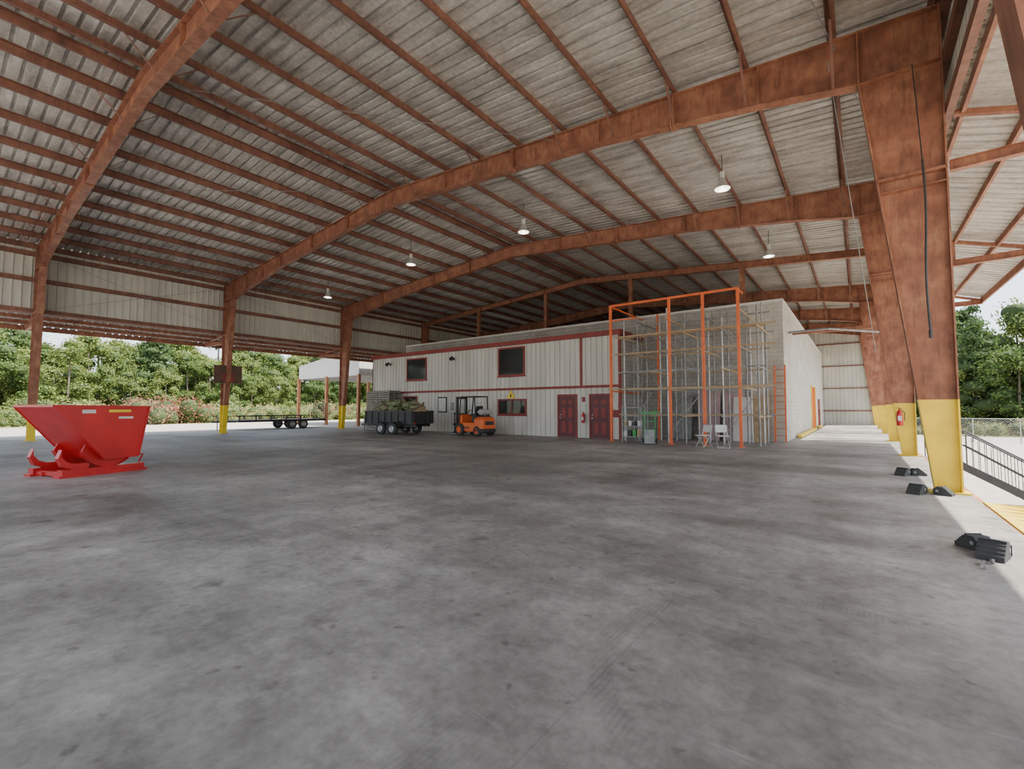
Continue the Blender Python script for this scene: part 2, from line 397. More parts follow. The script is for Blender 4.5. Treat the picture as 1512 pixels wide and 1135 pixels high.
def window(name,x0,x1,z0,z1,mull=False):
    m=MB(redtrim); y=YF; k=.09
    for a,b,c,d in ((x0,x1,z0,z0+k),(x0,x1,z1-k,z1),(x0,x0+k,z0+k,z1-k),(x1-k,x1,z0+k,z1-k)): m.box(a,b,y-.07,y-.002,c,d,redtrim)
    m.box(x0+k,x1-k,y-.03,y-.01,z0+k,z1-k,glass)
    m.box(x0-.05,x1+.05,y-.1,y-.002,z0-.05,z0,redtrim)
    if mull: m.box((x0+x1)/2-.025,(x0+x1)/2+.025,y-.06,y-.03,z0+k,z1-k,redtrim)
    m.build(name)
window('window_1',-24.7,-22.7,3.35,4.85); window('window_2',-16.6,-14.7,3.3,4.95)
window('window_3',-16.6,-14.6,1.1,2.0,True); window('window_4',-25,-23.6,1.1,2.3)
def door(name,x0,x1):
    m=MB(maroon); y=YF; H=2.12
    m.box(x0-.08,x0,y-.07,y-.003,0,H+.08,redtrim);m.box(x1,x1+.08,y-.07,y-.003,0,H+.08,redtrim);m.box(x0,x1,y-.07,y-.003,H,H+.08,redtrim)
    m.box(x0,x1,y-.04,y-.004,0.01,H)
    W=x1-x0
    for ca,cb in ((.14,.46),(.54,.86)):
        for za,zb in ((.18,.85),(.98,1.55),(1.66,1.95)):
            a,b_=x0+W*ca,x0+W*cb
            m.box(a,b_,y-.048,y-.04,za,zb,maroon); m.box(a+.04,b_-.04,y-.056,y-.048,za+.04,zb-.04,redtrim)
    m.cyl((x0+.1,y-.04,1.0),(x0+.1,y-.1,1.0),.03,.035,10,chrome); m.cyl((x0+.1,y-.04,1.15),(x0+.1,y-.06,1.15),.03,.03,10,chrome)
    m.build(name)
door('door_1',-12.5,-11.5); door('door_2',-10.65,-9.65)
m=MB(black); m.box(-21.6,-20.8,YF-.04,YF-.003,1.2,2.2,black); m.box(-21.52,-20.88,YF-.05,YF-.04,1.28,2.12,white); m.build('framed_notice')
m=MB(white); m.box(-20.5,-20.1,YF-.03,YF-.003,1.3,1.9,white); m.box(-20.46,-20.14,YF-.035,YF-.03,1.34,1.86,grey_m); m.build('framed_notice')
m=MB(yellow); m.poly([(-15.95,2.05),(-15.35,2.05),(-15.65,2.5)],YF-.07,YF-.05,yellow); m.poly([(-15.72,2.12),(-15.58,2.12),(-15.65,2.35)],YF-.075,YF-.07,black); m.box(-15.67,-15.63,YF-.05,YF,2.2,2.3,grey_m); m.build('warning_sign')
m=MB(boardbrown); m.box(-9.45,-9.2,YF-.03,YF-.003,1.5,1.8,white); m.box(-9.47,-9.18,YF-.025,YF-.003,1.05,1.4,redtrim); m.build('wall_notices')
m=MB(redtrim); m.box(-11.2,-10.9,YF-.02,YF-.003,1.75,2.1,white); m.box(-11.15,-10.95,YF-.026,YF-.02,1.8,2.05,redtrim); m.build('safety_sign')
def extinguisher(x,y,z):
    m=MB(red)
    m.lathe((x,y,z),[(0,0),(.075,0),(.08,.03),(.08,.38),(.06,.44),(.025,.47),(.025,.52),(0,.52)],14,red)
    m.beam((x-.06,y,z+.55),(x+.06,y,z+.53),.03,.02,black); m.tube([(x+.04,y-.02,z+.5),(x+.12,y-.03,z+.4),(x+.11,y-.03,z+.15)],.012,6,black)
    m.box(x-.05,x+.05,y-.084,y-.078,z+.15,z+.3,white); m.box(x-.05,x+.05,y+.07,y+.1,z+.1,z+.45,grey_m)
    m.build('fire_extinguisher')
extinguisher(-11.0,YF-.18,.75)
for x in (-20.2,-26.5):
    m=MB(black); m.box(x-.06,x+.06,YF-.06,YF-.003,4.5,4.66); m.cyl((x,YF-.05,4.6),(x+.15,YF-.35,4.65),.03,.03,8,black); m.cyl((x+.1,YF-.25,4.68),(x+.22,YF-.5,4.52),.06,.13,12,black); m.build('wall_floodlight')
# block building
BX=-2.6
b_=MB(block_m)
b_.box(-28.4,BX-.2,YB,YB+.2,0,6.3,block_m)
b_.box(BX-.2,BX,YB-.001,37.2,0,6.3,block_w); b_.box(BX-.2,BX,40.4,Y1-.2,0,6.3,block_w); b_.box(BX-.2,BX,37.2,40.4,3.0,6.3,block_w)
b_.box(-28.4,-28.2,YB+.2,Y1-.2,0,6.3,block_m)
b_.box(-28.4,BX+.02,YB-.03,YB+.23,6.3,6.4,white); b_.box(BX-.23,BX+.03,YB,Y1-.2,6.3,6.4,white)
b_.box(-4.0,BX-.2,YB-.012,YB,0,6.3,block_w)
b_.box(-28.2,BX-.2,YB+.2,Y1-.2,6.1,6.2,grey_m)
b_.build('wall_block')
m=MB(orange)
for i in range(16): m.box(BX-.06+.02*(i%2),BX-.03+.02*(i%2),37.25+i*.196,37.25+(i+1)*.196,.02,2.98,orange)
for y in (37.15,40.4): m.box(BX,BX+.06,y-.05,y+.1,0,3.05,yellow)
m.build('door_3')
m=MB(maroon); m.box(BX+.002,BX+.05,43.5,44.6,0.01,2.15,maroon); m.box(BX+.05,BX+.07,43.6,44.5,1.2,2.0,glass); m.box(BX+.002,BX+.08,43.42,43.5,0,2.2,redtrim); m.box(BX+.002,BX+.08,44.6,44.68,0,2.2,redtrim); m.build('door_4')
m=MB(yellow)
for a,b2 in ((27,36.8),(40.9,43.2)): m.bbox(BX+.1,BX+.3,a,b2,0,.16,.04,yellow)
m.build('wheel_guard_curb')
m=MB(steel); m.box(-2.55,.6,FR[4]-.3,FR[4]-.17,5.15,5.3); m.tube([(-2.5,24.2,4.95),(-1,24.2,4.98),(1.0,26.3,4.9)],.05,8,grey_m); m.build('pipe_run')

# ------------------------------------------------------------------ orange rack/scaffold
m=MB(orange)
XS=[-8.9,-6.25,-4.9,-3.6]; YR=19.1
for x in XS: m.box(x-.05,x+.05,YR-.05,YR+.05,0,6.15,orange); m.box(x-.12,x+.12,YR-.12,YR+.12,0,.015,orange)
m.beam((XS[0],YR,6.12),(XS[-1],YR,6.12),.08,.09,orange); m.beam((XS[0],YR,5.45),(XS[0]+1.2,YR,5.45),.05,.06,orange)
m.beam((XS[0],YR,2.25),(XS[0],YR+3.6,2.25),.05,.06,orange); m.beam((XS[0],YR,6.1),(XS[0],YR+3.9,6.1),.06,.06,orange)
m.beam((XS[3],YR,6.1),(XS[3],YR+.9,6.1),.06,.06,orange)
for x in (-7.6,-5.5): m.box(x-.035,x+.035,21.5,21.57,0,6.0,orange)
gx=[-8.65,-8.0,-7.35,-6.65,-5.9,-5.2,-4.4,-3.7,-3.1]; gy=[20.0,21.1,22.0]
for i,x in enumerate(gx):
    for j,y in enumerate(gy):
        if (i*2+j)%5==4: continue
        h=[5.6,5.9,5.2,5.75][(i*3+j)%4]
        m.cyl((x,y,0),(x,y,h),.036,.036,8,grey_m if (i+j)%3 else chrome); m.box(x-.07,x+.07,y-.07,y+.07,0,.012,grey_m)
for k,z in enumerate((1.15,2.3,3.1,3.9,4.7,5.4)):
    for i,x in enumerate(gx):
        if (i+k)%2==0: m.beam((x+.05,gy[0]-.5,z),(x+.05,gy[2]+.6,z),.045,.055,tan if (i+k)%4==0 else grey_m)
    for j,y in enumerate(gy):
        if (k+j)%2==0: m.beam((gx[0]-.3,y+.05,z+.05),(gx[-1]+.3,y+.05,z+.05),.05,.065,tan if (k+j)%4==0 else grey_m)
    if k in(1,3,4): m.beam((gx[0]-.3,gy[0]-.35,z+.06),(gx[-1]+.7,gy[0]-.35,z+.06),.07,.065,tan)
m.beam((XS[0]-.1,YR-.1,2.33),(XS[3]+.9,YR-.1,2.28),.09,.06,tan)
for i in range(3):
    m.beam((gx[i*3],gy[0],.3),(gx[i*3+2],gy[0],2.2),.03,.03,grey_m); m.beam((gx[i*3+2],gy[1],2.4),(gx[i*3],gy[1],4.5),.03,.03,grey_m)
m.build('scaffold_rack')
m=MB(rust)
for x in (-2.95,-2.55): m.beam((x,22.9,0),(x,23.2,3.4),.06,.05,orange)
for i in range(11): z=.3+i*.29; m.beam((-2.95,22.9+.3*z/3.4,z),(-2.55,22.9+.3*z/3.4,z),.03,.03,rust)
m.build('orange_ladder')
m=MB(pink)
for i,(x,mm,h,wd) in enumerate(((-4.6,pink,2.2,.9),(-4.2,white,2.0,.8),(-5.6,pink,2.3,.9),(-6.9,grey_m,2.1,.9),(-3.5,tan,2.1,.7))):
    y=22.65-.1*(i%3)
    m.hexa([(x-wd/2,y,0),(x+wd/2,y,0),(x+wd/2,y+.05,0),(x-wd/2,y+.05,0),(x-wd/2,y+.4,h),(x+wd/2,y+.4,h),(x+wd/2,y+.45,h),(x-wd/2,y+.45,h)],mm)
m.build('stacked_door_panels')
def chair(x,y,rz):
    e=MB(white)
    for s in (-.2,.2):
        e.tube([(s,.22,0),(s,-.12,.45),(s,-.22,.85)],.016,8,chrome)
        e.tube([(s,-.24,0),(s,.16,.44)],.016,8,chrome)
    e.beam((-.2,.22,.02),(.2,.22,.02),.02,.02,chrome); e.beam((-.2,-.24,.02),(.2,-.24,.02),.02,.02,chrome); e.beam((-.2,-.22,.85),(.2,-.22,.85),.025,.025,chrome)
    e.bbox(-.21,.21,-.17,.24,.44,.47,.01,white)
    e.hexa([(-.2,-.17,.58),(.2,-.17,.58),(.2,-.15,.58),(-.2,-.15,.58),(-.2,-.225,.84),(.2,-.225,.84),(.2,-.205,.84),(-.2,-.205,.84)],white)
    e.build('folding_chair',loc=(x,y,0),rz=rz)
chair(-4.75,18.3,2.6); chair(-4.1,18.35,3.6)
m=MB(green)
for s in (-.22,.22): m.tube([(s,0,.1),(s,0,1.25),(s,.12,1.45)],.018,8,green)
for z in (.25,.6,.95,1.25): m.beam((-.22,0,z),(.22,0,z),.03,.03,green)
m.box(-.26,.26,-.28,0,.04,.06,grey_m)
for s in (-.27,.27): m.cyl((s-.03,.08,.12),(s+.03,.08,.12),.12,.12,14,rubber)
m.cyl((-.27,.08,.12),(.27,.08,.12),.015,.015,6,grey_m)
m.box(-.2,.2,-.26,-.03,.065,.6,grey_m); m.beam((-.4,-.1,1.3),(.45,-.1,1.32),.04,.04,green)
m.build('hand_truck',loc=(-6.95,18.55,0),rz=.3)
m=MB(grey_m)
for z in (.25,.7,1.15,1.5): m.box(-.45,.45,-.25,.25,z,z+.03)
for x in (-.43,.43):
    for y in (-.23,.23): m.box(x-.02,x+.02,y-.02,y+.02,0,1.6)
for i in range(4): m.bbox(-.4+.2*i,-.25+.2*i,-.15,.1,.28,.5+.03*i,.01,[white,black,green,tan][i]); m.bbox(-.38+.2*i,-.25+.2*i,-.15,.1,.73,.9+.04*(i%2),.01,[tan,white,black,white][i])
m.build('metal_shelf_unit',loc=(-7.8,18.95,0))

# ------------------------------------------------------------------ hopper
def hopper():
    E=empty('tipping_hopper',(-14.3,2.48,0),math.atan2(-.95,.31))
    m=MB(red); Wd=.72
    prof=[(.98,1.54),(.03,.36),(-.64,.36),(-.84,1.52)]
    for s in (-1,1):
        y=s*Wd
        m.poly(prof,min(y,y-s*.02),max(y,y-s*.02),red)
        m.beam((.98,y,1.54),(-.84,y,1.52),.05,.05,red)
        m.beam((.98,y,1.54),(.03,y,.36),.035,.05,red); m.beam((-.84,y,1.52),(-.64,y,.36),.035,.05,red)
    def sl(a,b,t=.02):
        m.hexa([(a[0],-Wd,a[1]),(a[0],Wd,a[1]),(a[0],Wd,a[1]-t),(a[0],-Wd,a[1]-t),(b[0],-Wd,b[1]),(b[0],Wd,b[1]),(b[0],Wd,b[1]-t),(b[0],-Wd,b[1]-t)],red)
    sl(prof[0],prof[1]); sl(prof[1],prof[2])
    m.hexa([(-.64,-Wd,.36),(-.64,Wd,.36),(-.62,Wd,.36),(-.62,-Wd,.36),(-.84,-Wd,1.52),(-.84,Wd,1.52),(-.82,Wd,1.52),(-.82,-Wd,1.52)],red)
    m.beam((.98,-Wd,1.54),(.98,Wd,1.54),.05,.05,red); m.beam((-.84,-Wd,1.52),(-.84,Wd,1.52),.06,.06,red)
    m.box(-.45,.0,Wd,Wd+.002,1.40,1.46,yellow); m.box(.25,.5,Wd,Wd+.002,1.38,1.46,white)
    m.box(-.5,-.2,Wd+.0,Wd+.003,1.25,1.3,white)
    m.build('bin',E)
    m=MB(red)
    for s in (-1,1):
        y=s*.5
        cx,cz,r=-.15,.72,.56
        P=[(cx+r*math.cos(math.radians(a)),cz+r*math.sin(math.radians(a))) for a in range(-140,-19,10)]
        Q=[(.30,.70),(.03,.40),(-.62,.40)]
        m.poly(P+Q,y-.012,y+.012,red)
        for a,b2 in zip(P,P[1:]): m.beam((a[0],y,a[1]),(b2[0],y,b2[1]),.02,.13,red,up=(0,1,0))
        C=[(.25,.17),(.55,.17),(.72,.24),(.80,.42),(.74,.60),(.74,.46),(.64,.33),(.5,.28),(.25,.28)]
        m.poly(C,y-.06,y+.06,red)
    m.build('rockers',E)
    m=MB(red)
    for s in (-1,1):
        m.box(-.85,.74,s*.52-.09,s*.52+.09,.05,.17,red); m.box(-.9,.8,s*.52-.12,s*.52+.12,.0,.05,red)
    for x in (-.75,-.1,.6): m.box(x-.07,x+.07,-.62,.62,.02,.12,red)
    m.tube([(-.85,-.4,.16),(-1.0,-.3,.35),(-1.0,.3,.35),(-.85,.4,.16)],.018,8,red)
    for y in (-.3,.3): m.box(-.95,.7,y-.11,y+.11,.01,.10,red)
    m.build('base',E)
hopper()

# ------------------------------------------------------------------ wheels
def wheel(m,c,r,w,axis='Y',hub=chrome):
    h=w/2
    pr=[(r*.55,-h),(r*.9,-h),(r,-h*.6),(r,h*.6),(r*.9,h),(r*.55,h)]
    m.lathe(c,pr,24,rubber,axis=axis)
    m.lathe(c,[(0,-h*.5),(r*.2,-h*.7),(r*.25,-h*.3),(r*.5,-h*.4),(r*.56,-h),(r*.56,h),(r*.5,h*.4),(r*.25,h*.3),(r*.2,h*.7),(0,h*.5)],20,hub,axis=axis)
def forklift():
    E=empty('forklift',(-16.7,18.5,0),math.pi-.10)
    m=MB(orange)
    m.bbox(-.55,.75,-.5,.5,.22,.72,.05,orange)
    m.bbox(-1.2,-.5,-.54,.54,.3,1.02,.12,orange); m.bbox(-1.22,-.45,-.52,.52,.18,.42,.06,black)
    m.bbox(-1.05,-.2,-.42,.42,.7,1.08,.08,black)
    m.bbox(.55,.85,-.42,.42,.7,1.15,.05,orange); m.box(-.2,.6,-.54,-.42,.42,.48,black); m.box(-.2,.6,.42,.54,.42,.48,black)
    m.box(-1.23,-1.21,-.3,.3,.6,.8,black)
    m.build('body',E)
    m=MB(black)
    wheel(m,(.55,.5,.34),.34,.24,hub=orange); wheel(m,(.55,-.5,.34),.34,.24,hub=orange); wheel(m,(-.8,.46,.28),.28,.2,hub=orange); wheel(m,(-.8,-.46,.28),.28,.2,hub=orange)
    m.build('wheels',E)
    m=MB(black)
    for s in (-.46,.46):
        m.tube([(.72,s,.7),(.55,s,2.1)],.035,8,black); m.tube([(-.62,s,1.0),(-.55,s,2.1)],.035,8,black); m.beam((.58,s,2.1),(-.6,s,2.1),.06,.06,black)
    for i in range(8): x=-.55+.16*i; m.beam((x,-.46,2.12),(x,.46,2.12),.05,.03,black)
    m.beam((.56,-.46,2.1),(.56,.46,2.1),.06,.06,black)
    m.build('overhead_guard',E)
    m=MB(black)
    for s in (-.33,.33):
        m.box(.95,1.08,s-.04,s+.04,.1,2.12,black); m.box(1.0,1.12,s*.75-.03,s*.75+.03,.12,2.1,grey_m)
    for z in (.3,1.1,2.0): m.box(.96,1.06,-.33,.33,z,z+.09,black)
    m.cyl((1.02,0,.2),(1.02,0,1.7),.035,.035,8,chrome)
    m.box(1.12,1.17,-.48,.48,.12,.2,black); m.box(1.12,1.17,-.48,.48,.55,.63,black)
    for s in (-.4,-.15,.15,.4): m.box(1.12,1.16,s-.02,s+.02,.2,1.2,black)
    m.box(1.12,1.16,-.48,.48,1.16,1.22,black)
    for s in (-.26,.26): m.box(1.17,1.22,s-.06,s+.06,.06,.65,grey_m); m.box(1.17,2.15,s-.06,s+.06,.04,.085,grey_m)
    m.build('mast_and_forks',E)
    m=MB(black)
    m.bbox(-.35,.1,-.24,.24,1.06,1.18,.04,black); m.hexa([(-.42,-.24,1.15),(-.3,-.24,1.15),(-.3,.24,1.15),(-.42,.24,1.15),(-.5,-.22,1.6),(-.42,-.22,1.6),(-.42,.22,1.6),(-.5,.22,1.6)],black)
    m.cyl((.55,0,1.15),(.38,0,1.35),.025,.025,8,black); m.lathe((.36,0,1.37),[(.17,-.012),(.185,0),(.17,.012),(.155,0),(.17,-.012)],18,black)
    m.build('seat_and_wheel',E)
    m=MB(plastic_t); m.lathe((-.85,0,1.28),[(0,-.42),(.1,-.42),(.16,-.34),(.165,.3),(.1,.4),(0,.4)],18,plastic_t,axis='Y'); m.cyl((-.85,.4,1.28),(-.85,.48,1.28),.05,.05,8,chrome)
    for y in (-.2,.2): m.box(-.98,-.72,y-.02,y+.02,1.06,1.16,black)
    m.build('lp_tank',E)
forklift()

def dump_trailer():
    E=empty('dump_trailer',(-21.3,17.1,0),math.pi+.12)
    m=MB(black); L=1.85;W=.85
    for s in (-1,1):
        m.box(-L,L,s*.55-.05,s*.55+.05,.45,.6,black)
        m.box(-L,L,min(s*W,s*(W-.04)),max(s*W,s*(W-.04)),.68,1.28,black)
        for i in range(8): x=-L+.05+i*(2*L-.15)/7; m.box(x,x+.07,min(s*W,s*(W+.05)),max(s*W,s*(W+.05)),.66,1.28,black)
        m.box(-L,L,min(s*(W-.06),s*(W+.07)),max(s*(W-.06),s*(W+.07)),1.26,1.34,black)
        m.box(-.95,.85,min(s*(W+.02),s*(W+.28)),max(s*(W+.02),s*(W+.28)),.74,.77,black)
        m.hexa([(-1.15,s*(W+.02),.55),(-1.12,s*(W+.02),.55),(-1.12,s*(W+.28),.55),(-1.15,s*(W+.28),.55),(-.97,s*(W+.02),.77),(-.94,s*(W+.02),.77),(-.94,s*(W+.28),.77),(-.97,s*(W+.28),.77)],black)
        m.box(-L-.06,-L-.03,s*.72-.05,s*.72+.05,.6,.68,red)
    m.box(-L,L,-W,W,.6,.68,black); m.box(L-.05,L,-W,W,.68,1.34,black)
    m.box(-L-.04,-L,-W,W,.62,1.3,black)
    for y in (-.6,-.2,.2,.6): m.box(-L-.07,-L-.04,y-.03,y+.03,.62,1.3,black)
    m.beam((L,-.5,.5),(L+1.2,0,.5),.08,.12,black); m.beam((L,.5,.5),(L+1.2,0,.5),.08,.12,black); m.cyl((L+1.0,0,.0),(L+1.0,0,.9),.04,.04,8,grey_m)
    m.bbox(L+.1,L+.55,-.2,.2,.55,.9,.03,black)
    m.build('chassis',E)
    m=MB(black)
    for x in (-.5,.38):
        for s in (-1,1): wheel(m,(x,s*(W+.14),.35),.35,.2)
        m.cyl((x,-W,.35),(x,W,.35),.04,.04,8,black)
    m.build('wheels',E)
    m=MB(debris)
    m.box(-L+.05,L-.06,-W+.06,W-.06,.69,1.15,debris)
    for i in range(48):
        x,y=U(-L+.35,L-.35),U(-.55,.55); h=.8*(1-(y/.85)**2)*(1-.5*(x/L)**2)
        m.lump((x,y,1.2+h*U(.3,.9)),(U(.2,.36),U(.16,.28),U(.12,.2)),random.choice([debris,debris,sackm,debris]),i)
    for i in range(130):
        x,y=U(-L+.25,L-.25),U(-.65,.65); z=1.25+U(.1,.75)*(1-(y/.85)**2); a=U(0,6.28); s_=U(.1,.3)
        m.beam((x-math.cos(a)*s_,y-math.sin(a)*s_,z-.08),(x+math.cos(a)*s_,y+math.sin(a)*s_,z+U(-.05,.15)),U(.03,.1),.015,random.choice([debris,leaf,tan,sackm]))
    m.hexa([(-1.55,-.6,1.3),(-.75,-.6,1.3),(-.75,.2,1.3),(-1.55,.2,1.3),(-1.6,-.5,1.6),(-.95,-.5,1.8),(-.95,.1,1.7),(-1.6,.1,1.5)],tan)
    m.build('load',E)
dump_trailer()

def flatbed():
    E=empty('flatbed_trailer',(-34.6,16.6,-.05),0)
    m=MB(black)
    for s in (-1,1): m.box(s*.95-.06,s*.95+.06,-3.2,3.2,.55,.7,black); m.box(s*.95-.03,s*.95+.03,-3.2,2.2,.95,1.0,black)
    for s in (-1,1):
        for i in range(6): y=-3.1+i*1.06; m.box(s*.95-.025,s*.95+.025,y-.03,y+.03,.7,.96,black)
    for i in range(22): y=-3.15+i*.295; m.box(-.95,.95,y,y+.26,.66,.71,pallet_m)
    m.beam((-.7,-3.2,.6),(0,-4.4,.6),.08,.12,black); m.beam((.7,-3.2,.6),(0,-4.4,.6),.08,.12,black); m.cyl((0,-4.1,0),(0,-4.1,.95),.04,.04,8,grey_m)
    for i in range(9): m.box(-.9+.22*i,-.87+.22*i,3.2,3.24,.7,1.9,black)
    for z in (.7,1.1,1.5,1.88): m.box(-.9,.9,3.19,3.25,z,z+.04,black)
    for x in (-1,1): m.box(x*1.08-.16,x*1.08+.16,-.1,1.8,.8,.84,black)
    m.build('deck',E)
    m=MB(black)
    for y in (.45,1.3):
        for s in (-1.08,1.08): wheel(m,(s,y,.36),.36,.2,axis='X')
        m.cyl((-1.08,y,.36),(1.08,y,.36),.04,.04,8,black)
    m.build('wheels',E)
flatbed()

m=MB(pallet_m)
for k in range(18):
    z=.002+k*.148; ox=U(-.04,.04)
    for y in (-.45,0,.4): m.box(-.6+ox,.6+ox,y,y+.06,z+.02,z+.12)
    for i in range(6): x=-.6+ox+i*.22; m.box(x,x+.1,-.5,.5,z+.12,z+.14)
    for x in (-.6,-.05,.5): m.box(x+ox,x+ox+.1,-.5,.5,z,z+.02)
m.build('pallet_stack',loc=(-25.6,19.7,0))
m2=MB(pallet_m)
m2.v,m2.f,m2.m,m2.sm=m.v,m.f,m.m,m.sm; m2.build('pallet_stack',loc=(-26.95,19.75,0))

m=MB(boardbrown)
x=XL+.62; y=11.2
m.box(x,x+.05,y-.75,y+.75,2.95,4.0); m.box(x+.05,x+.055,y-.3,y+.3,3.1,3.5,redtrim)
m.beam((x-.2,y,3.4),(x,y,3.4),.08,.08,steel)
m.lathe((x+.3,y,3.08),[(.22,-.01),(.24,0),(.22,.01),(.20,0),(.22,-.01)],20,orange)
m.build('basketball_backboard')

# ------------------------------------------------------------------ high-bay lamps
LP=[(-3.2,15.1,8.5),(-10.9,15.1,8.95),(-18,15.1,8.95),(-25.7,15.1,8.4),(-3.0,22.9,8.4),(-3.2,-.5,8.5),(-10.9,-.5,8.95),(-18,-.5,8.95),(-25.7,-.5,8.4)]
for (x,y,z) in LP:
    E=empty('high_bay_lamp',(x,y,z)); m=MB(lamp_alu)
    m.cyl((0,0,.2),(0,0,.40),.075,.075,16,white); m.lathe((0,0,0),[(.05,.2),(.08,.18),(.11,.09),(.17,-.05),(.22,-.12),(.23,-.14)],24,lamp_alu)
    zt=top(abs(x-XC))+.2-z
    m.cyl((0,0,.4),(0,0,zt),.012,.012,6,black); m.lathe((0,0,0),[(0,-.09),(.05,-.07),(.065,0),(.05,.09),(0,.12)],14,bulb)
    m.build('shade',E)
    l=bpy.data.lights.new('bulb_light','POINT'); l.energy=35; l.shadow_soft_size=.2; l.color=(1,.93,.82)
    o=bpy.data.objects.new('bulb_light',l); bpy.context.collection.objects.link(o); o.parent=E; o.location=(0,0,-.3)

# ------------------------------------------------------------------ wheel chocks
def chock(x,y,rz,s=1,chain=False):
    m=MB(rubber)
    P=[(-.17*s,0),(.17*s,0),(.17*s,.04*s),(.06*s,.16*s),(.0,.2*s),(-.12*s,.2*s),(-.17*s,.14*s)]
    m.poly(P,-.12*s,.12*s,rubber)
    for i in range(5):
        t=i/4; a=(.16*s-(.16)*s*t, .055*s+.15*s*t)
        m.beam((a[0],-.12*s,a[1]),(a[0],.12*s,a[1]),.02*s,.02*s,rubber)
    for i in range(4):
        yy=-.1*s+i*.066*s; m.box(-.185*s,-.168*s,yy,yy+.03*s,.02*s,.15*s,rubber)
    m.cyl((-.1*s,-.125*s,.1*s),(-.1*s,.125*s,.1*s),.03*s,.03*s,10,grey_m)
    if chain:
        for i in range(14):
            a=i*.03; px=.18*s+a; py=.04*math.sin(i*.7)
            m.beam((px-.02,py,.015+.01*(i%2)),(px+.02,py+.01,.015+.01*(i%2)),.02 if i%2 else .006,.006 if i%2 else .015,chrome)
    m.build('wheel_chock',loc=(x,y,0.001),rz=rz)
chock(1.02,6.6,-1.9,.85,True); chock(.93,6.95,2.2,.72); chock(.75,10.7,-2.0,.8); chock(1.12,10.8,-.4,.7); chock(.72,13.4,-2.0,.8); chock(1.0,13.6,.2,.75)
m=MB(yellow)
m.hexa([(XR+.12,7.6,-.03),(XR+.85,7.6,-.09),(XR+.85,10.3,-.09),(XR+.12,10.3,-.03),(XR+.12,7.6,.02),(XR+.85,7.6,-.04),(XR+.85,10.3,-.04),(XR+.12,10.3,.02)],yellow)
for i in range(9): y=7.75+i*.3; m.box(XR+.14,XR+.8,y,y+.03,-.04,.015,yellow)
m.box(XR+.17,XR+.7,7.7,10.2,-1.25,-.09,rust)
m.build('dock_leveler')
def stairs():
    m=MB(steel2); n=7; x0=XR+.85; y0,y1=18.0,19.1
    m.box(XR+.17,x0,y0,y1,-.06,0,grey_m)
    for x in (XR+.25,x0-.08):
        for y in (y0+.05,y1-.05): m.box(x-.04,x+.04,y-.04,y+.04,-1.24,-.06,black)
    for i in range(n):
        z=-.17*(i+1)+.0; x=x0+i*.26; m.box(x,x+.28,y0,y1,z-.03,z,grey_m)
    for y in (y0,y1):
        m.beam((x0,y,-.12),(x0+n*.26,y,-1.22),.04,.2,black)
        m.tube([(XR+.2,y,.85),(x0+.1,y,.85),(x0+n*.26,y,-.3),(x0+n*.26,y,-1.24)],.022,8,black)
        m.tube([(XR+.2,y,.45),(x0+.1,y,.45),(x0+n*.26,y,-.75)],.018,8,black)
        for i in range(0,n*2+1):
            x=x0+i*.13; zz=-1.15*(i/(2*n)); m.cyl((x,y,zz-.1),(x,y,zz+.85),.009,.009,6,black)
        for x in (XR+.2,XR+.5): m.cyl((x,y,0),(x,y,.85),.015,.015,8,black)
    m.build('exterior_stairs')
stairs()
extinguisher(1.0,18.7,.95)
m=MB(chrome); yf=51.5; zb=-1.23
for i in range(16): x=2+i*2.6; m.cyl((x,yf,zb),(x,yf,zb+1.9),.035,.035,8)
m.cyl((2,yf,zb+1.88),(41,yf,zb+1.88),.025,.025,6)
x=2
while x<41:
    for s in (-1,1):
        a=Vector((x,yf,zb+.02 if s>0 else zb+1.85)); bq=Vector((x+1.83,yf,zb+1.85 if s>0 else zb+.02)); m.beam(a,bq,.008,.008)
    x+=.16
m.build('chain_link_fence')
m=MB(black); pts=[]
for i in range(14): z=6.0-i*.24; pts.append((1.05+.02*math.sin(i*.5),10.9,z))
m.tube(pts,.018,8,black); m.tube([(1.05,10.9,6.0),(.98,11.0,7.9)],.01,6,black); m.cyl(pts[-1],(pts[-1][0],10.9,2.74),.03,.025,8,black)
m.build('hanging_power_cable')
m=MB(grey_m)
for (a,b2) in (((-.3,11.0,8.6),(.45,17.5,3.2)),((-1.5,3.6,8.9),(1.2,18.9,8.7)),((XL+.3,3.6,8.6),(XL+.3,11,6.1)),((XL+.3,11,8.6),(XL+.3,3.6,6.1)),((XL+.3,11.4,8.6),(XL+.3,18.8,6.1)),((-22,3.5,9.4),(-14.5,11,10.0)),((-14.5,3.5,10.0),(-7,11.1,9.4)),((-14.5,11.3,10.0),(-7,18.9,9.4))): m.tube([a,b2],.01,5)
m.build('brace_rods')

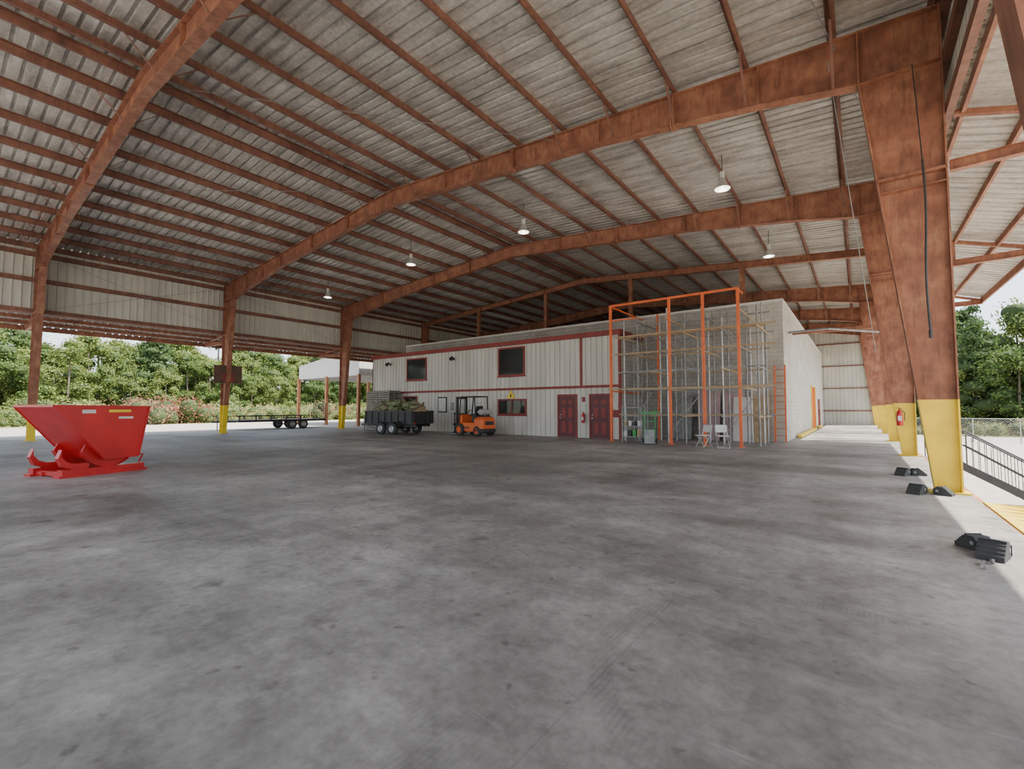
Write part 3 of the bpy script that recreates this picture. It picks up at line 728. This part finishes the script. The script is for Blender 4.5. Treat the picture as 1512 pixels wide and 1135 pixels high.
m=MB(white); sx0,sx1,sy0,sy1=-44,-34,23,40
for x in (sx0,sx0+5,sx1):
    for y in (sy0,31,sy1): m.box(x-.12,x+.12,y-.12,y+.12,-.05,4.4,rust)
xm=(sx0+sx1)/2
m.hexa([(sx0,sy0-.02,4.3),(sx1,sy0-.02,4.3),(sx1,sy0+.02,4.3),(sx0,sy0+.02,4.3),(sx0,sy0-.02,5.5),(sx1,sy0-.02,5.5),(sx1,sy0+.02,5.5),(sx0,sy0+.02,5.5)],white)
m.poly([(sx0,5.5),(sx1,5.5),(xm,6.1)],sy0-.02,sy0+.02,white)
m.box(sx1-.02,sx1+.02,sy0,sy1,4.3,5.5,white); m.box(sx0-.02,sx0+.02,sy0,sy1,4.3,5.5,white)
for a,b2 in (((sx0,5.5),(xm,6.1)),((xm,6.1),(sx1,5.5))):
    m.hexa([(a[0],sy0-.1,a[1]),(b2[0],sy0-.1,b2[1]),(b2[0],sy1,b2[1]),(a[0],sy1,a[1]),(a[0],sy0-.1,a[1]+.05),(b2[0],sy0-.1,b2[1]+.05),(b2[0],sy1,b2[1]+.05),(a[0],sy1,a[1]+.05)],white)
m.build('open_shed')

# ------------------------------------------------------------------ vegetation
def rv():
    while 1:
        v=Vector((U(-1,1),U(-1,1),U(-1,1)))
        if .1<v.length<1: return v.normalized()
def blob(m,c,r,n,ls,lm,core=True):
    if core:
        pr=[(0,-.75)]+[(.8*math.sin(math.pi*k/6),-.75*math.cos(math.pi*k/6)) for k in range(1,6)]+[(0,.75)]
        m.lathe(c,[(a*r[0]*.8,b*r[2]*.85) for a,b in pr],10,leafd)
    vs=[];fs=[]
    for i in range(n):
        d=rv(); q=U(.6,1.2); p=Vector((c[0]+d.x*r[0]*q,c[1]+d.y*r[1]*q,c[2]+d.z*r[2]*q))
        nrm=(d+rv()*.9).normalized(); a=nrm.orthogonal().normalized(); b=nrm.cross(a)
        t=U(0,6.28); a,b=a*math.cos(t)+b*math.sin(t),b*math.cos(t)-a*math.sin(t); s=ls*U(.6,1.3)
        o=len(vs); vs+=[p-a*s,p-b*s*.5,p+a*s,p+b*s*.5]; fs.append((o,o+1,o+2,o+3))
    m.add(vs,fs,lm)
def tree_mesh(seed,h,r,kind):
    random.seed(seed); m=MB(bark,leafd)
    m.cyl((0,0,-.3),(U(-.3,.3),U(-.3,.3),h*.8),.18,.06,8,bark)
    if kind=='dec':
        for i in range(30):
            t=U(.08,.97); rr=r*math.sin(math.pi*min(1,.25+t*.72))**.7; a=U(0,6.28)
            c=(math.cos(a)*rr*.7,math.sin(a)*rr*.7,h*t); q=U(.2,.42)*r
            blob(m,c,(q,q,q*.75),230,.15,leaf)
    elif kind=='pine':
        for i in range(24):
            t=.2+.8*i/24; rr=r*(1.1-t)*1.0+.45; a=i*2.4
            c=(math.cos(a)*rr*.6,math.sin(a)*rr*.6,h*t); q=rr*.55+.3
            blob(m,c,(q,q,q*.55),180,.15,leafp)
    else:
        lm=leafb if kind=='bush' else leafr
        for i in range(7):
            a=U(0,6.28); q=r*U(.3,.55); blob(m,(math.cos(a)*r*.6,math.sin(a)*r*.6,h*U(.2,.6)),(q,q,h*.4),170,.10,lm)
    o=m.build('proto'); me=o.data; bpy.data.objects.remove(o); return me
TM=[tree_mesh(1,10,3.2,'dec'),tree_mesh(2,11,2.8,'dec'),tree_mesh(3,8.5,3.2,'dec'),tree_mesh(6,10.5,3.6,'dec'),tree_mesh(5,11.5,2.8,'pine')]
BM=[tree_mesh(11,2.2,2.2,'bush'),tree_mesh(12,1.7,2.5,'bush'),tree_mesh(13,2.3,2.2,'red')]
random.seed(99)
def plant(par,me,x,y,z,s,nm):
    o=bpy.data.objects.new(nm,me); bpy.context.collection.objects.link(o); o.parent=par
    o.location=(x,y,z); o.scale=(s*U(.85,1.15),s*U(.85,1.15),s*U(.88,1.1)); o.rotation_euler[2]=U(0,6.28)
E=empty('tree_line')
for row,(x,sc) in enumerate(((-68,.70),(-73,.92),(-79,1.12))):
    y=-22
    while y<78:
        plant(E,random.choice(TM if row else TM[:4]),x+U(-2,2),y,-.1,sc*U(.78,1.18),'tree'); y+=U(2.0,3.4)
E=empty('tree_line')
for row,(yy,sc) in enumerate(((74,1.0),(80,1.25),(86,1.4))):
    x=-12
    while x<75:
        plant(E,random.choice(TM),x,yy+U(-2,2)-.15*x,-1.3,sc*U(.85,1.15),'tree'); x+=U(2.6,4.0)
E=empty('bush_row')
for k,x in enumerate((-54,-57,-60,-63)):
    y=-18
    while y<70:
        rd=(k==0 and 11<y<17)
        me=BM[2] if rd or R()<.05 else random.choice(BM[:2])
        plant(E,me,x+U(-1,1),y,-.1,U(1.15,1.35) if rd else U(.45,.95)+.13*k,'bush'); y+=U(1.6,3.0) if not rd else 1.6
E=empty('bush_row')
x=2
while x<60: plant(E,random.choice(BM[:2]),x,66+U(-2,2)-.15*x,-1.3,U(.7,1.2),'bush'); x+=U(2,3.5)

# ------------------------------------------------------------------ light
s=Vector((.5,.30,.9)).normalized()
L=bpy.data.lights.new('sun','SUN'); L.energy=14.0; L.angle=.009; L.color=(1,.93,.82)
o=bpy.data.objects.new('sun',L); bpy.context.collection.objects.link(o); o.rotation_euler=s.to_track_quat('Z','Y').to_euler(); o.location=(20,10,40)
wd=bpy.data.worlds.new('sky'); bpy.context.scene.world=wd; wd.use_nodes=True; nt=wd.node_tree
sk=nt.nodes.new('ShaderNodeTexSky'); sk.sky_type='NISHITA'; sk.sun_disc=False; sk.sun_elevation=math.radians(57); sk.sun_rotation=math.radians(60); sk.dust_density=1.5; sk.air_density=1.0
hs=nt.nodes.new('ShaderNodeHueSaturation'); hs.inputs['Saturation'].default_value=.55; nt.links.new(sk.outputs[0],hs.inputs['Color'])
bg=nt.nodes['Background']; nt.links.new(hs.outputs[0],bg.inputs[0]); bg.inputs[1].default_value=.56

# ------------------------------------------------------------------ camera
cam=bpy.data.cameras.new('camera'); cam.sensor_width=36; cam.lens=16.0; cam.clip_start=.05; cam.clip_end=1000
co=bpy.data.objects.new('camera',cam); bpy.context.collection.objects.link(co)
co.location=(0,0,1.5); co.rotation_euler=(math.radians(90+2.94),0,math.radians(37.3))
bpy.context.scene.camera=co
